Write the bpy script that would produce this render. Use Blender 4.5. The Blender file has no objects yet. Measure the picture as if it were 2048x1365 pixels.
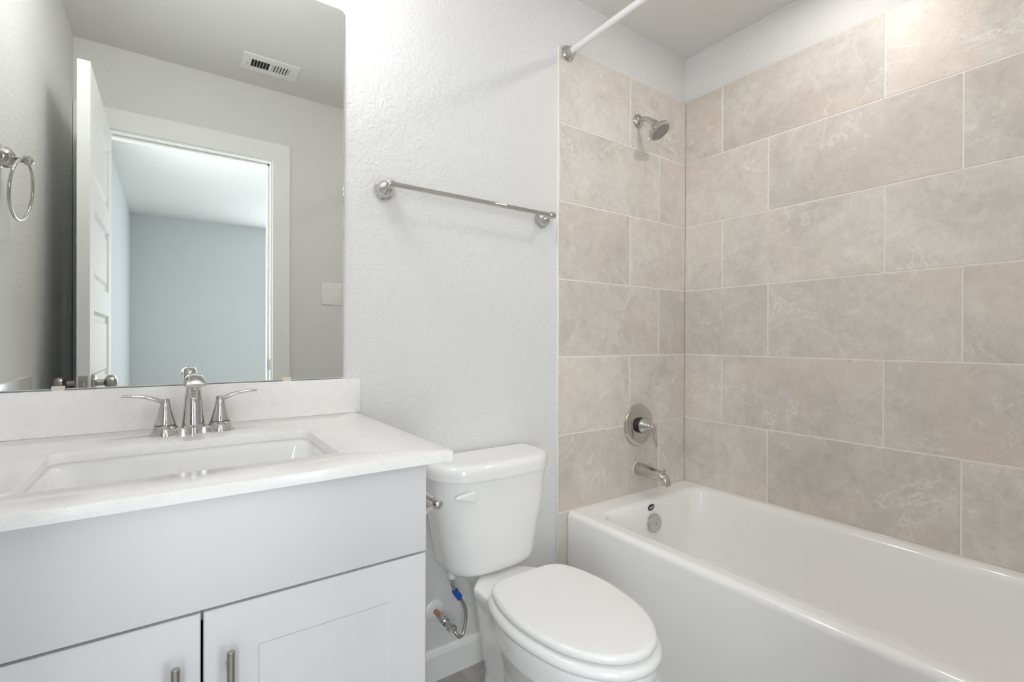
import bpy, bmesh, math, random
from mathutils import Vector, Matrix

PI = math.pi
S = bpy.context.scene
C = S.collection
R = math.radians

# ------------------------------------------------------------------ camera
CAM = Vector((-2.0536, -1.4477, 1.1270))
YAW, PITCH, ROLL = 0.61398, -0.00235, 0.00359
cd = bpy.data.cameras.new('camera')
cam = bpy.data.objects.new('camera', cd)
C.objects.link(cam)
cd.sensor_width = 36.0
cd.lens = 967.6 * 36.0 / 2048.0
cd.clip_start = 0.01
_fw = Vector((math.sin(YAW) * math.cos(PITCH), math.cos(YAW) * math.cos(PITCH), math.sin(PITCH)))
_r = Vector((math.cos(YAW), -math.sin(YAW), 0))
_u = _r.cross(_fw)
_r2 = _r * math.cos(ROLL) + _u * math.sin(ROLL)
_u2 = -_r * math.sin(ROLL) + _u * math.cos(ROLL)
_m = Matrix((_r2, _u2, -_fw)).transposed().to_4x4()
_m.translation = CAM
cam.matrix_world = _m
S.camera = cam

# ------------------------------------------------------------------ world, exposure, light levels
w = bpy.data.worlds.new('world')
S.world = w
w.use_nodes = True
w.node_tree.nodes['Background'].inputs[0].default_value = (0.75, 0.85, 1.0, 1)
w.node_tree.nodes['Background'].inputs[1].default_value = 0.3
vs = S.view_settings
vs.view_transform = 'Standard'
vs.look = 'None'
vs.gamma = 1.0
vs.use_curve_mapping = False
vs.exposure = 0.04
S.cycles.max_bounces = 16
S.cycles.diffuse_bounces = 10
S.cycles.glossy_bounces = 8
S.cycles.sample_clamp_indirect = 6.0
S.cycles.caustics_reflective = False
S.cycles.caustics_refractive = False

VANITY_GLOW = 67.0      # frosted glass shades over the mirror
DOWNLIGHT_GLOW = 262.0   # recessed lamp over the tub
SIDE_FILL_W = 46.0      # added fill light at the hall's left wall, outside the mirror view
DAYLIGHT_W = 66.0      # window of the room beyond the door

# daylight entering the room beyond the doorway through its window
ad = bpy.data.lights.new('window_daylight', 'AREA')
ad.shape = 'RECTANGLE'
ad.size, ad.size_y = 1.3, 1.5
ad.energy = DAYLIGHT_W
ad.color = (0.84, 0.91, 1.0)
al = bpy.data.objects.new('window_daylight', ad)
C.objects.link(al)
al.location = (-0.35, -5.27, 1.35)
al.rotation_euler = (R(-90), 0, R(180))

bd = bpy.data.lights.new('added_side_fill', 'AREA')  # added fill for toilet and tub apron, no known window here
bd.shape = 'RECTANGLE'
bd.size, bd.size_y = 1.3, 0.9
bd.energy = SIDE_FILL_W
bd.color = (0.90, 0.95, 1.0)
bl = bpy.data.objects.new('added_side_fill', bd)
C.objects.link(bl)
bl.location = (-2.405, -2.40, 1.35)
bl.rotation_euler = (0, R(-90), 0)

# ------------------------------------------------------------------ materials
def new_mat(name):
    m = bpy.data.materials.new(name)
    m.use_nodes = True
    return m, m.node_tree, m.node_tree.nodes['Principled BSDF']

def simple(name, col, rough=0.5, metal=0.0, spec=0.5, coat=0.0, emit=None, strength=0.0):
    m, t, b = new_mat(name)
    b.inputs['Base Color'].default_value = (*col, 1)
    b.inputs['Roughness'].default_value = rough
    b.inputs['Metallic'].default_value = metal
    b.inputs['Specular IOR Level'].default_value = spec
    b.inputs['Coat Weight'].default_value = coat
    if emit:
        b.inputs['Emission Color'].default_value = (*emit, 1)
        b.inputs['Emission Strength'].default_value = strength
    return m

def N(t, kind, **kw):
    n = t.nodes.new(kind)
    for k, v in kw.items():
        setattr(n, k, v)
    return n

def noise(t, vec, scale, detail=4.0, rough=0.55, dist=0.0):
    n = N(t, 'ShaderNodeTexNoise')
    n.inputs['Scale'].default_value = scale
    n.inputs['Detail'].default_value = detail
    n.inputs['Roughness'].default_value = rough
    n.inputs['Distortion'].default_value = dist
    t.links.new(vec, n.inputs['Vector'])
    return n.outputs['Fac']

def ramp(t, fac, stops):
    n = N(t, 'ShaderNodeValToRGB')
    el = n.color_ramp.elements
    while len(el) < len(stops):
        el.new(0.5)
    for e, (p, c) in zip(el, stops):
        e.position = p
        e.color = (*c, 1) if len(c) == 3 else c
    t.links.new(fac, n.inputs['Fac'])
    return n.outputs['Color']

def mix(t, fac, a, b, blend='MIX'):
    n = N(t, 'ShaderNodeMix', data_type='RGBA', blend_type=blend)
    for sock, v in ((n.inputs[0], fac), (n.inputs[6], a), (n.inputs[7], b)):
        if hasattr(v, 'is_linked') or hasattr(v, 'node'):
            t.links.new(v, sock)
        elif isinstance(v, (int, float)):
            sock.default_value = v
        else:
            sock.default_value = (*v, 1)
    return n.outputs[2]

def coords(t):
    return N(t, 'ShaderNodeTexCoord').outputs['Object']

def bump(t, b, height, strength, distance):
    n = N(t, 'ShaderNodeBump')
    n.inputs['Strength'].default_value = strength
    n.inputs['Distance'].default_value = distance
    t.links.new(height, n.inputs['Height'])
    t.links.new(n.outputs['Normal'], b.inputs['Normal'])

def paint(name, col, strength=0.35, scale=95):
    m, t, b = new_mat(name)
    v = coords(t)
    b.inputs['Base Color'].default_value = (*col, 1)
    b.inputs['Roughness'].default_value = 0.75
    b.inputs['Specular IOR Level'].default_value = 0.25
    n1 = noise(t, v, scale, 3.0, 0.5, 0.4)
    n2 = noise(t, v, scale * 2.6, 2.0, 0.5)
    a = N(t, 'ShaderNodeMath', operation='MULTIPLY_ADD')
    t.links.new(n2, a.inputs[0]); a.inputs[1].default_value = 0.35
    t.links.new(n1, a.inputs[2])
    bump(t, b, a.outputs[0], strength, 0.004)
    return m

def stone_tile(name, c_dark, c_mid, c_light, vein, rough=0.42, amount=0.55):
    m, t, b = new_mat(name)
    v = coords(t)
    rnd = N(t, 'ShaderNodeNewGeometry').outputs['Random Per Island']
    sc = N(t, 'ShaderNodeVectorMath', operation='SCALE')
    cb = N(t, 'ShaderNodeCombineXYZ')
    for i in range(3):
        t.links.new(rnd, cb.inputs[i])
    t.links.new(cb.outputs[0], sc.inputs[0]); sc.inputs['Scale'].default_value = 23.0
    ad_ = N(t, 'ShaderNodeVectorMath', operation='ADD')
    t.links.new(v, ad_.inputs[0]); t.links.new(sc.outputs[0], ad_.inputs[1])
    v = ad_.outputs[0]
    base = ramp(t, noise(t, v, 3.2, 5, 0.6, 0.8), [(0.30, c_dark), (0.5, c_mid), (0.72, c_light)])
    fine = noise(t, v, 30, 8, 0.78, 0.6)
    base = mix(t, 0.34, base, ramp(t, fine, [(0.3, tuple(x * 0.72 for x in c_mid)), (0.7, tuple(min(1, x * 1.2) for x in c_mid))]))
    cloud = ramp(t, noise(t, v, 13, 7, 0.72, 1.0), [(0.32, (0.84, 0.83, 0.82)), (0.5, (0.97, 0.97, 0.97)), (0.68, (1.10, 1.10, 1.10))])
    base = mix(t, 0.6, base, cloud, 'MULTIPLY')
    warm = ramp(t, noise(t, v, 2.4, 3, 0.5, 0.6), [(0.50, (0, 0, 0)), (0.70, (0.55, 0.55, 0.55))])
    base = mix(t, warm, base, (c_mid[0] * 1.06, c_mid[1] * 0.98, c_mid[2] * 0.90))
    # thin pale veins where a distorted noise crosses its middle value
    vn = noise(t, v, 2.1, 6, 0.62, 1.6)
    d = N(t, 'ShaderNodeMath', operation='SUBTRACT'); t.links.new(vn, d.inputs[0]); d.inputs[1].default_value = 0.5
    ab = N(t, 'ShaderNodeMath', operation='ABSOLUTE'); t.links.new(d.outputs[0], ab.inputs[0])
    vf = ramp(t, ab.outputs[0], [(0.0, (amount,) * 3), (0.012, (0,) * 3)])
    patch = ramp(t, noise(t, v, 4.5, 3, 0.5), [(0.48, (0, 0, 0)), (0.62, (1, 1, 1))])
    vf = mix(t, 1.0, vf, patch, 'MULTIPLY')
    base = mix(t, vf, base, vein)
    # small dark pits
    pit = ramp(t, noise(t, v, 95, 5, 0.75, 1.2), [(0.58, (0, 0, 0)), (0.72, (0.6, 0.6, 0.6))])
    base = mix(t, pit, base, tuple(x * 0.6 for x in c_dark))
    tone = ramp(t, rnd, [(0.0, (0.93, 0.925, 0.92)), (0.5, (1.0, 1.0, 1.0)), (1.0, (1.05, 1.05, 1.05))])
    base = mix(t, 1.0, base, tone, 'MULTIPLY')
    t.links.new(base, b.inputs['Base Color'])
    b.inputs['Roughness'].default_value = rough
    b.inputs['Specular IOR Level'].default_value = 0.45
    bump(t, b, fine, 0.12, 0.002)
    return m

def quartz(name):
    m, t, b = new_mat(name)
    v = coords(t)
    vo = N(t, 'ShaderNodeTexVoronoi')
    vo.inputs['Scale'].default_value = 380
    t.links.new(v, vo.inputs['Vector'])
    keep = N(t, 'ShaderNodeSeparateColor'); t.links.new(vo.outputs['Color'], keep.inputs[0])
    k = ramp(t, keep.outputs[0], [(0.80, (0, 0, 0)), (0.82, (1, 1, 1))])
    dsc = ramp(t, vo.outputs['Distance'], [(0.14, (0.7, 0.7, 0.7)), (0.26, (0, 0, 0))])
    f = mix(t, 1.0, k, dsc, 'MULTIPLY')
    big = ramp(t, noise(t, v, 60, 2, 0.5), [(0.35, (0.865, 0.855, 0.84)), (0.65, (0.89, 0.88, 0.865))])
    col = mix(t, f, big, (0.40, 0.37, 0.33))
    t.links.new(col, b.inputs['Base Color'])
    b.inputs['Roughness'].default_value = 0.17
    b.inputs['Specular IOR Level'].default_value = 0.35
    return m

WALL = paint('wall_paint', (0.745, 0.745, 0.735), 0.65, 80)
HALLPAINT = paint('hall_wall_paint', (0.64, 0.665, 0.68))
CEIL = paint('ceiling_paint', (0.74, 0.735, 0.72), 0.3, 70)
TRIM = simple('white_trim_paint', (0.87, 0.87, 0.86), 0.55, spec=0.25)
TILE = stone_tile('beige_stone_tile', (0.57, 0.527, 0.48), (0.685, 0.645, 0.597), (0.78, 0.745, 0.695), (0.89, 0.865, 0.83))
FLOORTILE = stone_tile('grey_stone_tile', (0.28, 0.27, 0.25), (0.38, 0.37, 0.35), (0.50, 0.48, 0.45), (0.6, 0.58, 0.55), 0.4, 0.4)
GROUT = simple('pale_grout', (0.84, 0.81, 0.77), 0.9)
FGROUT = simple('grey_grout', (0.55, 0.54, 0.52), 0.9)
QUARTZ = quartz('speckled_white_quartz')
CHINA = simple('white_vitreous_china', (0.87, 0.87, 0.865), 0.08, coat=0.3)
ACRYLIC = simple('white_tub_enamel', (0.91, 0.905, 0.895), 0.10, coat=0.2)
PLASTIC = simple('white_seat_plastic', (0.86, 0.86, 0.85), 0.16)
CABINET = simple('white_cabinet_paint', (0.72, 0.725, 0.735), 0.38)
GAPDARK = simple('shadowed_cabinet_interior', (0.10, 0.10, 0.10), 0.8)
CHROME = simple('polished_chrome', (0.60, 0.59, 0.57), 0.035, 1.0)
NICKEL = simple('brushed_nickel', (0.42, 0.40, 0.375), 0.28, 1.0)
STAINLESS = simple('braided_stainless', (0.58, 0.57, 0.55), 0.30, 1.0)
COPPER = simple('copper_pipe', (0.62, 0.30, 0.18), 0.35, 1.0)
BLUE = simple('blue_tape', (0.01, 0.10, 0.45), 0.5)
CLEAR = simple('milky_tag_plastic', (0.55, 0.58, 0.62), 0.3)
BLACK = simple('black_rubber', (0.015, 0.015, 0.015), 0.4)
FACE = simple('grey_spray_face', (0.40, 0.385, 0.36), 0.3, 0.7)
GREYNUB = simple('grey_rubber_nub', (0.22, 0.21, 0.20), 0.5)
CLIPM = simple('clear_beige_plastic', (0.70, 0.63, 0.55), 0.25)
MIRRORM = simple('silvered_glass', (0.735, 0.755, 0.72), 0.0, 1.0)
MIRROREDGE = simple('polished_glass_edge', (0.90, 0.93, 0.92), 0.10, 0.8)
WHITEMETAL = simple('white_enamelled_metal', (0.82, 0.82, 0.81), 0.4)
DUCT = simple('dark_duct', (0.02, 0.02, 0.02), 0.9)
CARPET = simple('beige_carpet', (0.55, 0.50, 0.44), 1.0)
SHADE = simple('frosted_lamp_glass', (0.9, 0.88, 0.85), 0.4, emit=(1.0, 0.99, 0.98), strength=VANITY_GLOW)
LENS = simple('downlight_lens', (0.9, 0.9, 0.9), 0.4, emit=(1.0, 0.965, 0.92), strength=DOWNLIGHT_GLOW)
BADGE = simple('black_badge', (0.012, 0.012, 0.012), 0.25)
BADGEW = simple('badge_lettering', (0.75, 0.75, 0.75), 0.4)

# ------------------------------------------------------------------ mesh helpers
def link(name, bm, mats, parent=None, smooth=35):
    bmesh.ops.recalc_face_normals(bm, faces=bm.faces)
    me = bpy.data.meshes.new(name)
    bm.to_mesh(me)
    bm.free()
    for m in (mats if isinstance(mats, (list, tuple)) else [mats]):
        me.materials.append(m)
    if smooth:
        me.shade_smooth()
        me.set_sharp_from_angle(angle=R(smooth))
    o = bpy.data.objects.new(name, me)
    C.objects.link(o)
    if parent is not None:
        o.parent = parent
        o.matrix_parent_inverse = parent.matrix_world.inverted()
    return o

def tag(o, label, cat, group=None, kind=None):
    o['label'] = label
    o['category'] = cat
    if group:
        o['group'] = group
    if kind:
        o['kind'] = kind
    return o

def thing(name, label, cat, loc=(0, 0, 0), group=None):
    o = bpy.data.objects.new(name, None)
    C.objects.link(o)
    o.location = loc
    o.empty_display_size = 0.05
    o.matrix_world = Matrix.Translation(Vector(loc))
    return tag(o, label, cat, group)

def add_box(bm, a, b, bev=0.0, seg=2, mi=0):
    x0, y0, z0 = a
    x1, y1, z1 = b
    vs_ = [bm.verts.new(p) for p in ((x0, y0, z0), (x1, y0, z0), (x1, y1, z0), (x0, y1, z0),
                                     (x0, y0, z1), (x1, y0, z1), (x1, y1, z1), (x0, y1, z1))]
    fs = [bm.faces.new([vs_[i] for i in f]) for f in
          ((0, 3, 2, 1), (4, 5, 6, 7), (0, 1, 5, 4), (1, 2, 6, 5), (2, 3, 7, 6), (3, 0, 4, 7))]
    for f in fs:
        f.material_index = mi
    if bev > 0:
        es = list({e for f in fs for e in f.edges})
        bmesh.ops.bevel(bm, geom=es, offset=bev, segments=seg, profile=0.5, affect='EDGES', clamp_overlap=True)
    return fs

def box(a, b, bev=0.0, seg=2):
    bm = bmesh.new()
    add_box(bm, a, b, bev, seg)
    return bm

def add_loft(bm, rings, cap0=True, cap1=True, closed=False):
    vr = [[bm.verts.new(p) for p in ring] for ring in rings]
    n = len(vr[0])
    pairs = list(zip(vr[:-1], vr[1:]))
    if closed:
        pairs.append((vr[-1], vr[0]))
    for a, b in pairs:
        for i in range(n):
            j = (i + 1) % n
            bm.faces.new((a[i], a[j], b[j], b[i]))
    if not closed:
        if cap0:
            bm.faces.new(list(reversed(vr[0])))
        if cap1:
            bm.faces.new(vr[-1])
    return vr

def loft(rings, **k):
    bm = bmesh.new()
    add_loft(bm, rings, **k)
    return bm

def frame_at(origin, axis):
    q = Vector(axis).to_track_quat('Z', 'Y')
    return Matrix.Translation(Vector(origin)) @ q.to_matrix().to_4x4()

def add_lathe(bm, prof, origin=(0, 0, 0), axis=(0, 0, 1), seg=40):
    M = frame_at(origin, axis)
    rings = []
    for r, h in prof:
        r = max(r, 1e-5)
        rings.append([M @ Vector((r * math.cos(2 * PI * i / seg), r * math.sin(2 * PI * i / seg), h)) for i in range(seg)])
    add_loft(bm, rings)

def lathe(prof, origin=(0, 0, 0), axis=(0, 0, 1), seg=40):
    bm = bmesh.new()
    add_lathe(bm, prof, origin, axis, seg)
    return bm

def spline(pts, n=8):
    """Catmull-Rom through the points (tuples of any length)."""
    P = [Vector(p) for p in pts]
    P = [P[0] * 2 - P[1]] + P + [P[-1] * 2 - P[-2]]
    out = []
    for i in range(1, len(P) - 2):
        p0, p1, p2, p3 = P[i - 1:i + 3]
        for k in range(n):
            t = k / n
            out.append(0.5 * ((2 * p1) + (p2 - p0) * t + (2 * p0 - 5 * p1 + 4 * p2 - p3) * t * t + (3 * p1 - p0 - 3 * p2 + p3) * t ** 3))
    out.append(P[-2])
    return out

def add_sweep(bm, path, section, up=(0, 0, 1), cap=True):
    """section(i, f) -> list of (side, up) offsets."""
    path = [Vector(p) for p in path]
    rings = []
    n = len(path)
    for i, p in enumerate(path):
        t = (path[min(i + 1, n - 1)] - path[max(i - 1, 0)]).normalized()
        s = t.cross(Vector(up))
        if s.length < 1e-4:
            s = t.cross(Vector((0, 1, 0)))
        s.normalize()
        u = s.cross(t).normalized()
        rings.append([p + s * a + u * b for a, b in section(i, i / (n - 1))])
    add_loft(bm, rings, cap0=cap, cap1=cap)

def circ(r, n=16):
    return [(r * math.cos(2 * PI * k / n), r * math.sin(2 * PI * k / n)) for k in range(n)]

def ell(a, b, n=20):
    return [(a * math.cos(2 * PI * k / n), b * math.sin(2 * PI * k / n)) for k in range(n)]

def add_tube(bm, path, r, n=16, up=(0, 0, 1)):
    f = r if callable(r) else (lambda x: r)
    add_sweep(bm, path, lambda i, t: circ(f(t), n), up)

def rrect(x0, x1, y0, y1, rad, z, n=8, bow=0.0):
    """Rounded rectangle ring in plan; rad = one radius or four (x1y1, x0y1, x0y0, x1y0); bow pushes the -y side out."""
    if not isinstance(rad, (list, tuple)):
        rad = [rad] * 4
    out = []
    for (cx, cy, a0, r) in ((x1 - rad[0], y1 - rad[0], 0, rad[0]), (x0 + rad[1], y1 - rad[1], 90, rad[1]),
                            (x0 + rad[2], y0 + rad[2], 180, rad[2]), (x1 - rad[3], y0 + rad[3], 270, rad[3])):
        for k in range(n + 1):
            a = R(a0 + 90 * k / n)
            out.append([cx + r * math.cos(a), cy + r * math.sin(a), z])
    # fill the straight front and back edges so that a bow can bend them
    full = []
    for i, p in enumerate(out):
        q = out[(i + 1) % len(out)]
        full.append(p)
        if i % (n + 1) == n:
            for k in range(1, 8):
                full.append([p[j] + (q[j] - p[j]) * k / 8 for j in range(3)])
    if bow:
        xm, hw = (x0 + x1) / 2, (x1 - x0) / 2
        ym = (y0 + y1) / 2
        for p in full:
            if p[1] < ym:
                wgt = min(1.0, (ym - p[1]) / (ym - y0))
                p[1] -= bow * wgt * max(0.0, 1 - ((p[0] - xm) / hw) ** 2)
    return [Vector(p) for p in full]

def boolean_bm(bm):
    return bm

# ================================================================== THE SETTING
CZ = 2.5045
YO = -1.505          # wall with the door
XL = -2.42           # left wall
WB = 0.008           # painted face of the back wall (tile face is y = 0)

def struct(name, bm, m, label, cat, smooth=0):
    o = link(name, bm, m, None, smooth)
    return tag(o, label, cat, None, 'structure')

wall_back = struct('wall_back', box((XL, WB, 0), (0.008, 0.12, CZ)), WALL, 'white textured wall behind the mirror, towel bar and toilet', 'wall')
wall_right = struct('wall_right', box((0.008, YO, 0), (0.12, 0.12, CZ)), WALL, 'long wall beside the bathtub, tiled up to a painted strip', 'wall')
wall_left = struct('wall_left', box((XL - 0.1, YO - 0.115, 0), (XL, 0.12, CZ)), WALL, 'left side wall seen only in the mirror, holding the towel ring', 'wall')
OX0, OX1, OZ = -2.322, -1.605, 2.105        # door opening
bm = bmesh.new()
add_box(bm, (XL, YO - 0.115, 0), (OX0 - 0.018, YO, CZ))
add_box(bm, (OX1 + 0.018, YO - 0.115, 0), (0.12, YO, CZ))
add_box(bm, (OX0 - 0.018, YO - 0.115, OZ + 0.018), (OX1 + 0.018, YO, CZ))
struct('wall_front', bm, WALL, 'wall with the doorway, reflected in the mirror', 'wall')
struct('ceiling_hall', box((XL - 0.1, -5.4, CZ), (1.1, YO - 0.06, CZ + 0.08)), CEIL, 'white ceiling of the room beyond the doorway', 'ceiling')
struct('ceiling', box((XL - 0.1, YO - 0.06, CZ), (0.12, 0.12, CZ + 0.08)), CEIL, 'grey-white textured ceiling over the bathroom', 'ceiling')
bm = bmesh.new()      # far wall of the room beyond with its window opening
WX0, WX1, WZ0, WZ1 = -1.0, 0.3, 0.6, 2.1
add_box(bm, (XL, -5.4, 0), (WX0, -5.3, CZ)); add_box(bm, (WX1, -5.4, 0), (1.1, -5.3, CZ))
add_box(bm, (WX0, -5.4, 0), (WX1, -5.3, WZ0)); add_box(bm, (WX0, -5.4, WZ1), (WX1, -5.3, CZ))
struct('wall_far', bm, HALLPAINT, 'bluish daylit wall at the far end of the room beyond the doorway', 'wall')
struct('wall_side', box((1.0, -5.3, 0), (1.1, YO - 0.115, CZ)), HALLPAINT, 'side wall of the room beyond the doorway', 'wall')
bm = bmesh.new()      # left wall of the room beyond, with an opening added for the side fill light
add_box(bm, (XL - 0.1, -5.4, 0), (XL, -2.85, CZ)); add_box(bm, (XL - 0.1, -1.95, 0), (XL, YO - 0.115, CZ))
add_box(bm, (XL - 0.1, -2.85, 0), (XL, -1.95, 0.7)); add_box(bm, (XL - 0.1, -2.85, 2.0), (XL, -1.95, CZ))
struct('wall_hall', bm, HALLPAINT, 'pale bluish left wall of the room beyond the doorway', 'wall')
struct('floor', box((XL, YO - 0.06, -0.08), (0.008, WB, -0.002)), FGROUT, 'grey stone tiled bathroom floor beside the toilet', 'floor')
fl = bpy.data.objects['floor']
struct('floor_hall', box((XL, -5.3, -0.08), (1.0, YO - 0.06, 0.0)), CARPET, 'beige carpeted floor of the room beyond the doorway', 'floor')

# floor tiles: 12 x 24 inch with thirds offset
bm = bmesh.new()
TW, TH, G = 0.6096, 0.3048, 0.0032
for j in range(-1, 6):
    yb = -0.190 - j * (TH + G)
    for i in range(-1, 5):
        x0 = -2.42 + i * (TW + G) + (j % 3) * 0.2 - 0.05
        a0, a1 = max(x0, XL), min(x0 + TW, 0.0)
        b0, b1 = max(yb, YO), min(yb + TH, WB)
        if a1 - a0 > 0.01 and b1 - b0 > 0.01:
            add_box(bm, (a0, b0, -0.006), (a1, b1, 0.0), 0.0012, 1)
link('floor_tiles', bm, FLOORTILE, fl, 0)

# wall tiles
ZL = [0.444 + 0.308 * k for k in range(6)] + [2.286]      # row joints from the tub rim up
PIT, GR, TL = 0.6128, 0.0046, 0.6082
def tile_field(rows, lim0, lim1, place):
    bm = bmesh.new()
    for (z0, z1, joint) in rows:
        k = -4
        while k < 4:
            u0, u1 = joint + k * PIT + GR / 2, joint + (k + 1) * PIT - GR / 2
            k += 1
            a0, a1 = max(u0, lim0), min(u1, lim1)
            if a1 - a0 < 0.012:
                continue
            a, b = place(a0, a1, z0 + GR / 2, z1 - GR / 2 if z1 < 2.28 else z1)
            add_box(bm, a, b, 0.0012, 1)
    return bm
rows_r, rows_b = [], []
for k in range(6):
    odd = k % 2            # k=0 is the row on the tub rim
    rows_r.append((ZL[k], ZL[k + 1], 0.4023 if not odd else 0.1953))
    rows_b.append((ZL[k], ZL[k + 1], 0.197 if not odd else 0.397))
rows_r.append((0.136, ZL[0], 0.1953)); rows_r.append((0.0, 0.136, 0.4023))
rows_b.append((0.136, ZL[0], 0.397)); rows_b.append((0.0, 0.136, 0.197))
TE = 0.809              # tile edge on the back wall
tiles = tile_field(rows_r, 0.0, -YO, lambda a0, a1, z0, z1: ((0.0, -a1, z0), (0.0065, -a0, z1)))
link('tile_surround', tiles, TILE, wall_right, 0)
link('grout', box((0.0011, YO, 0), (0.0078, 0.0, 2.286)), GROUT, wall_right, 0)
tiles = tile_field(rows_b, 0.0, TE, lambda a0, a1, z0, z1: ((-a1, 0.0, z0), (-a0, 0.0065, z1)))
link('tile_surround', tiles, TILE, wall_back, 0)
link('grout', box((-TE, 0.0011, 0), (0.0, 0.0078, 2.286)), GROUT, wall_back, 0)
link('tile_edge_strip', box((-TE - 0.005, 0.0004, 0), (-TE - 0.0005, 0.0078, 2.287), 0.001, 2), GROUT, wall_back)

# baseboards
def baseboard(name, a, b, side, label):
    bm = bmesh.new()
    if side == 'y':       # runs along x, projects to -y from y = b[1]
        prof = [(0, 0), (-0.013, 0), (-0.013, 0.082), (-0.009, 0.094), (-0.004, 0.100), (0, 0.100)]
        rings = [[Vector((x, a[1] + p, z)) for p, z in prof] for x in (a[0], b[0])]
    else:
        prof = [(0, 0), (side, 0), (side, 0.082), (side * 0.7, 0.094), (side * 0.3, 0.100), (0, 0.100)]
        rings = [[Vector((a[0] + p, y, z)) for p, z in prof] for y in (a[1], b[1])]
    add_loft(bm, rings)
    return struct(name, bm, TRIM, label, 'baseboard')
baseboard('baseboard_back', (-1.642, WB), (-TE - 0.008, WB), 'y', 'white baseboard under the toilet supply valve')
baseboard('baseboard_left', (XL, -0.62), (XL, YO), 0.013, 'white baseboard along the left wall behind the open door')
bm = bmesh.new()
add_box(bm, (OX1 + 0.10, YO, 0), (-0.77, YO + 0.013, 0.1), 0.003, 1)
struct('baseboard_front', bm, TRIM, 'white baseboard right of the doorway', 'baseboard')

# door casing and jambs
bm = bmesh.new()
cw = 0.088
add_box(bm, (OX1 + 0.008, YO, 0), (OX1 + 0.008 + cw, YO + 0.018, OZ + 0.012), 0.0025, 2)
add_box(bm, (XL + 0.002, YO, 0), (OX0 - 0.008, YO + 0.018, OZ + 0.012), 0.0025, 2)
add_box(bm, (XL + 0.002, YO, OZ + 0.010), (OX1 + 0.008 + cw, YO + 0.018, OZ + 0.104), 0.0025, 2)
struct('trim_1', bm, TRIM, 'flat white casing framing the doorway, seen in the mirror', 'door casing')
bm = bmesh.new()
add_box(bm, (OX1, YO - 0.125, 0), (OX1 + 0.018, YO + 0.002, OZ), 0.001, 1)
add_box(bm, (OX0 - 0.018, YO - 0.125, 0), (OX0, YO + 0.002, OZ), 0.001, 1)
add_box(bm, (OX0 - 0.018, YO - 0.125, OZ), (OX1 + 0.018, YO + 0.002, OZ + 0.018), 0.001, 1)
add_box(bm, (OX1 - 0.011, YO - 0.085, 0), (OX1, YO - 0.040, OZ), 0.001, 1)
add_box(bm, (OX0, YO - 0.085, 0), (OX0 + 0.011, YO - 0.040, OZ), 0.001, 1)
add_box(bm, (OX0, YO - 0.085, OZ - 0.011), (OX1, YO - 0.040, OZ), 0.001, 1)
t2 = struct('trim_2', bm, TRIM, 'white door jamb and stop lining the doorway', 'door jamb')
link('strike_plate', box((OX1 - 0.002, YO - 0.032, 0.955), (OX1 + 0.001, YO - 0.004, 1.015), 0.001, 1), NICKEL, t2)

# the open door leaf against the left wall
DX0, DX1 = -2.3185, -2.2835
DY0, DY1 = YO + 0.012, -0.765
DZ = 2.088
def door_leaf():
    """Five-panel leaf: panels pressed in on both faces."""
    bm = bmesh.new()
    ys = [DY0, DY0 + 0.11, DY1 - 0.11, DY1]
    ph = (DZ - 0.01 - 0.20 - 0.115 - 4 * 0.10) / 5
    zs = [0.01, 0.21]
    for k in range(5):
        zs.append(zs[-1] + ph)
        if k < 4:
            zs.append(zs[-1] + 0.10)
    zs.append(DZ)
    for side, x in ((1, DX1), (-1, DX0)):
        V = {}
        def v(y, z, d=0.0):
            key = (round(y, 5), round(z, 5), round(d, 5))
            if key not in V:
                V[key] = bm.verts.new((x - side * d, y, z))
            return V[key]
        for i in range(3):
            for j in range(len(zs) - 1):
                y0, y1, z0, z1 = ys[i], ys[i + 1], zs[j], zs[j + 1]
                if i == 1 and j % 2 == 1:
                    steps = [(0, 0), (0.012, 0.011), (0.030, 0.011), (0.042, 0.004)]
                    for (e0, d0), (e1, d1) in zip(steps[:-1], steps[1:]):
                        o = [(y0 + e0, z0 + e0), (y1 - e0, z0 + e0), (y1 - e0, z1 - e0), (y0 + e0, z1 - e0)]
                        n_ = [(y0 + e1, z0 + e1), (y1 - e1, z0 + e1), (y1 - e1, z1 - e1), (y0 + e1, z1 - e1)]
                        for k in range(4):
                            l = (k + 1) % 4
                            bm.faces.new((v(*o[k], d0), v(*o[l], d0), v(*n_[l], d1), v(*n_[k], d1)))
                    bm.faces.new([v(a, b, 0.004) for a, b in ((y0 + .042, z0 + .042), (y1 - .042, z0 + .042), (y1 - .042, z1 - .042), (y0 + .042, z1 - .042))])
                else:
                    bm.faces.new((v(y0, z0), v(y1, z0), v(y1, z1), v(y0, z1)))
    def quad(*ps):
        bm.faces.new([bm.verts.new(p) for p in ps])
    quad((DX0, DY1, .01), (DX1, DY1, .01), (DX1, DY1, DZ), (DX0, DY1, DZ))
    quad((DX0, DY0, .01), (DX1, DY0, .01), (DX1, DY0, DZ), (DX0, DY0, DZ))
    quad((DX0, DY0, DZ), (DX1, DY0, DZ), (DX1, DY1, DZ), (DX0, DY1, DZ))
    quad((DX0, DY0, .01), (DX1, DY0, .01), (DX1, DY1, .01), (DX0, DY1, .01))
    bmesh.ops.remove_doubles(bm, verts=bm.verts, dist=1e-5)
    return bm
door = struct('door_1', door_leaf(), TRIM, 'open white panel door standing against the left wall, seen in the mirror', 'door')
KZ, KY = 0.968, DY1 - 0.062
knob = [(0.0, 0), (0.031, 0), (0.032, 0.004), (0.028, 0.010), (0.012, 0.013), (0.011, 0.032), (0.016, 0.036), (0.025, 0.042),
        (0.0275, 0.052), (0.025, 0.062), (0.015, 0.069), (0.0, 0.071)]
link('door_knob', lathe(knob, (DX1, KY, KZ), (1, 0, 0)), NICKEL, door)
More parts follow.
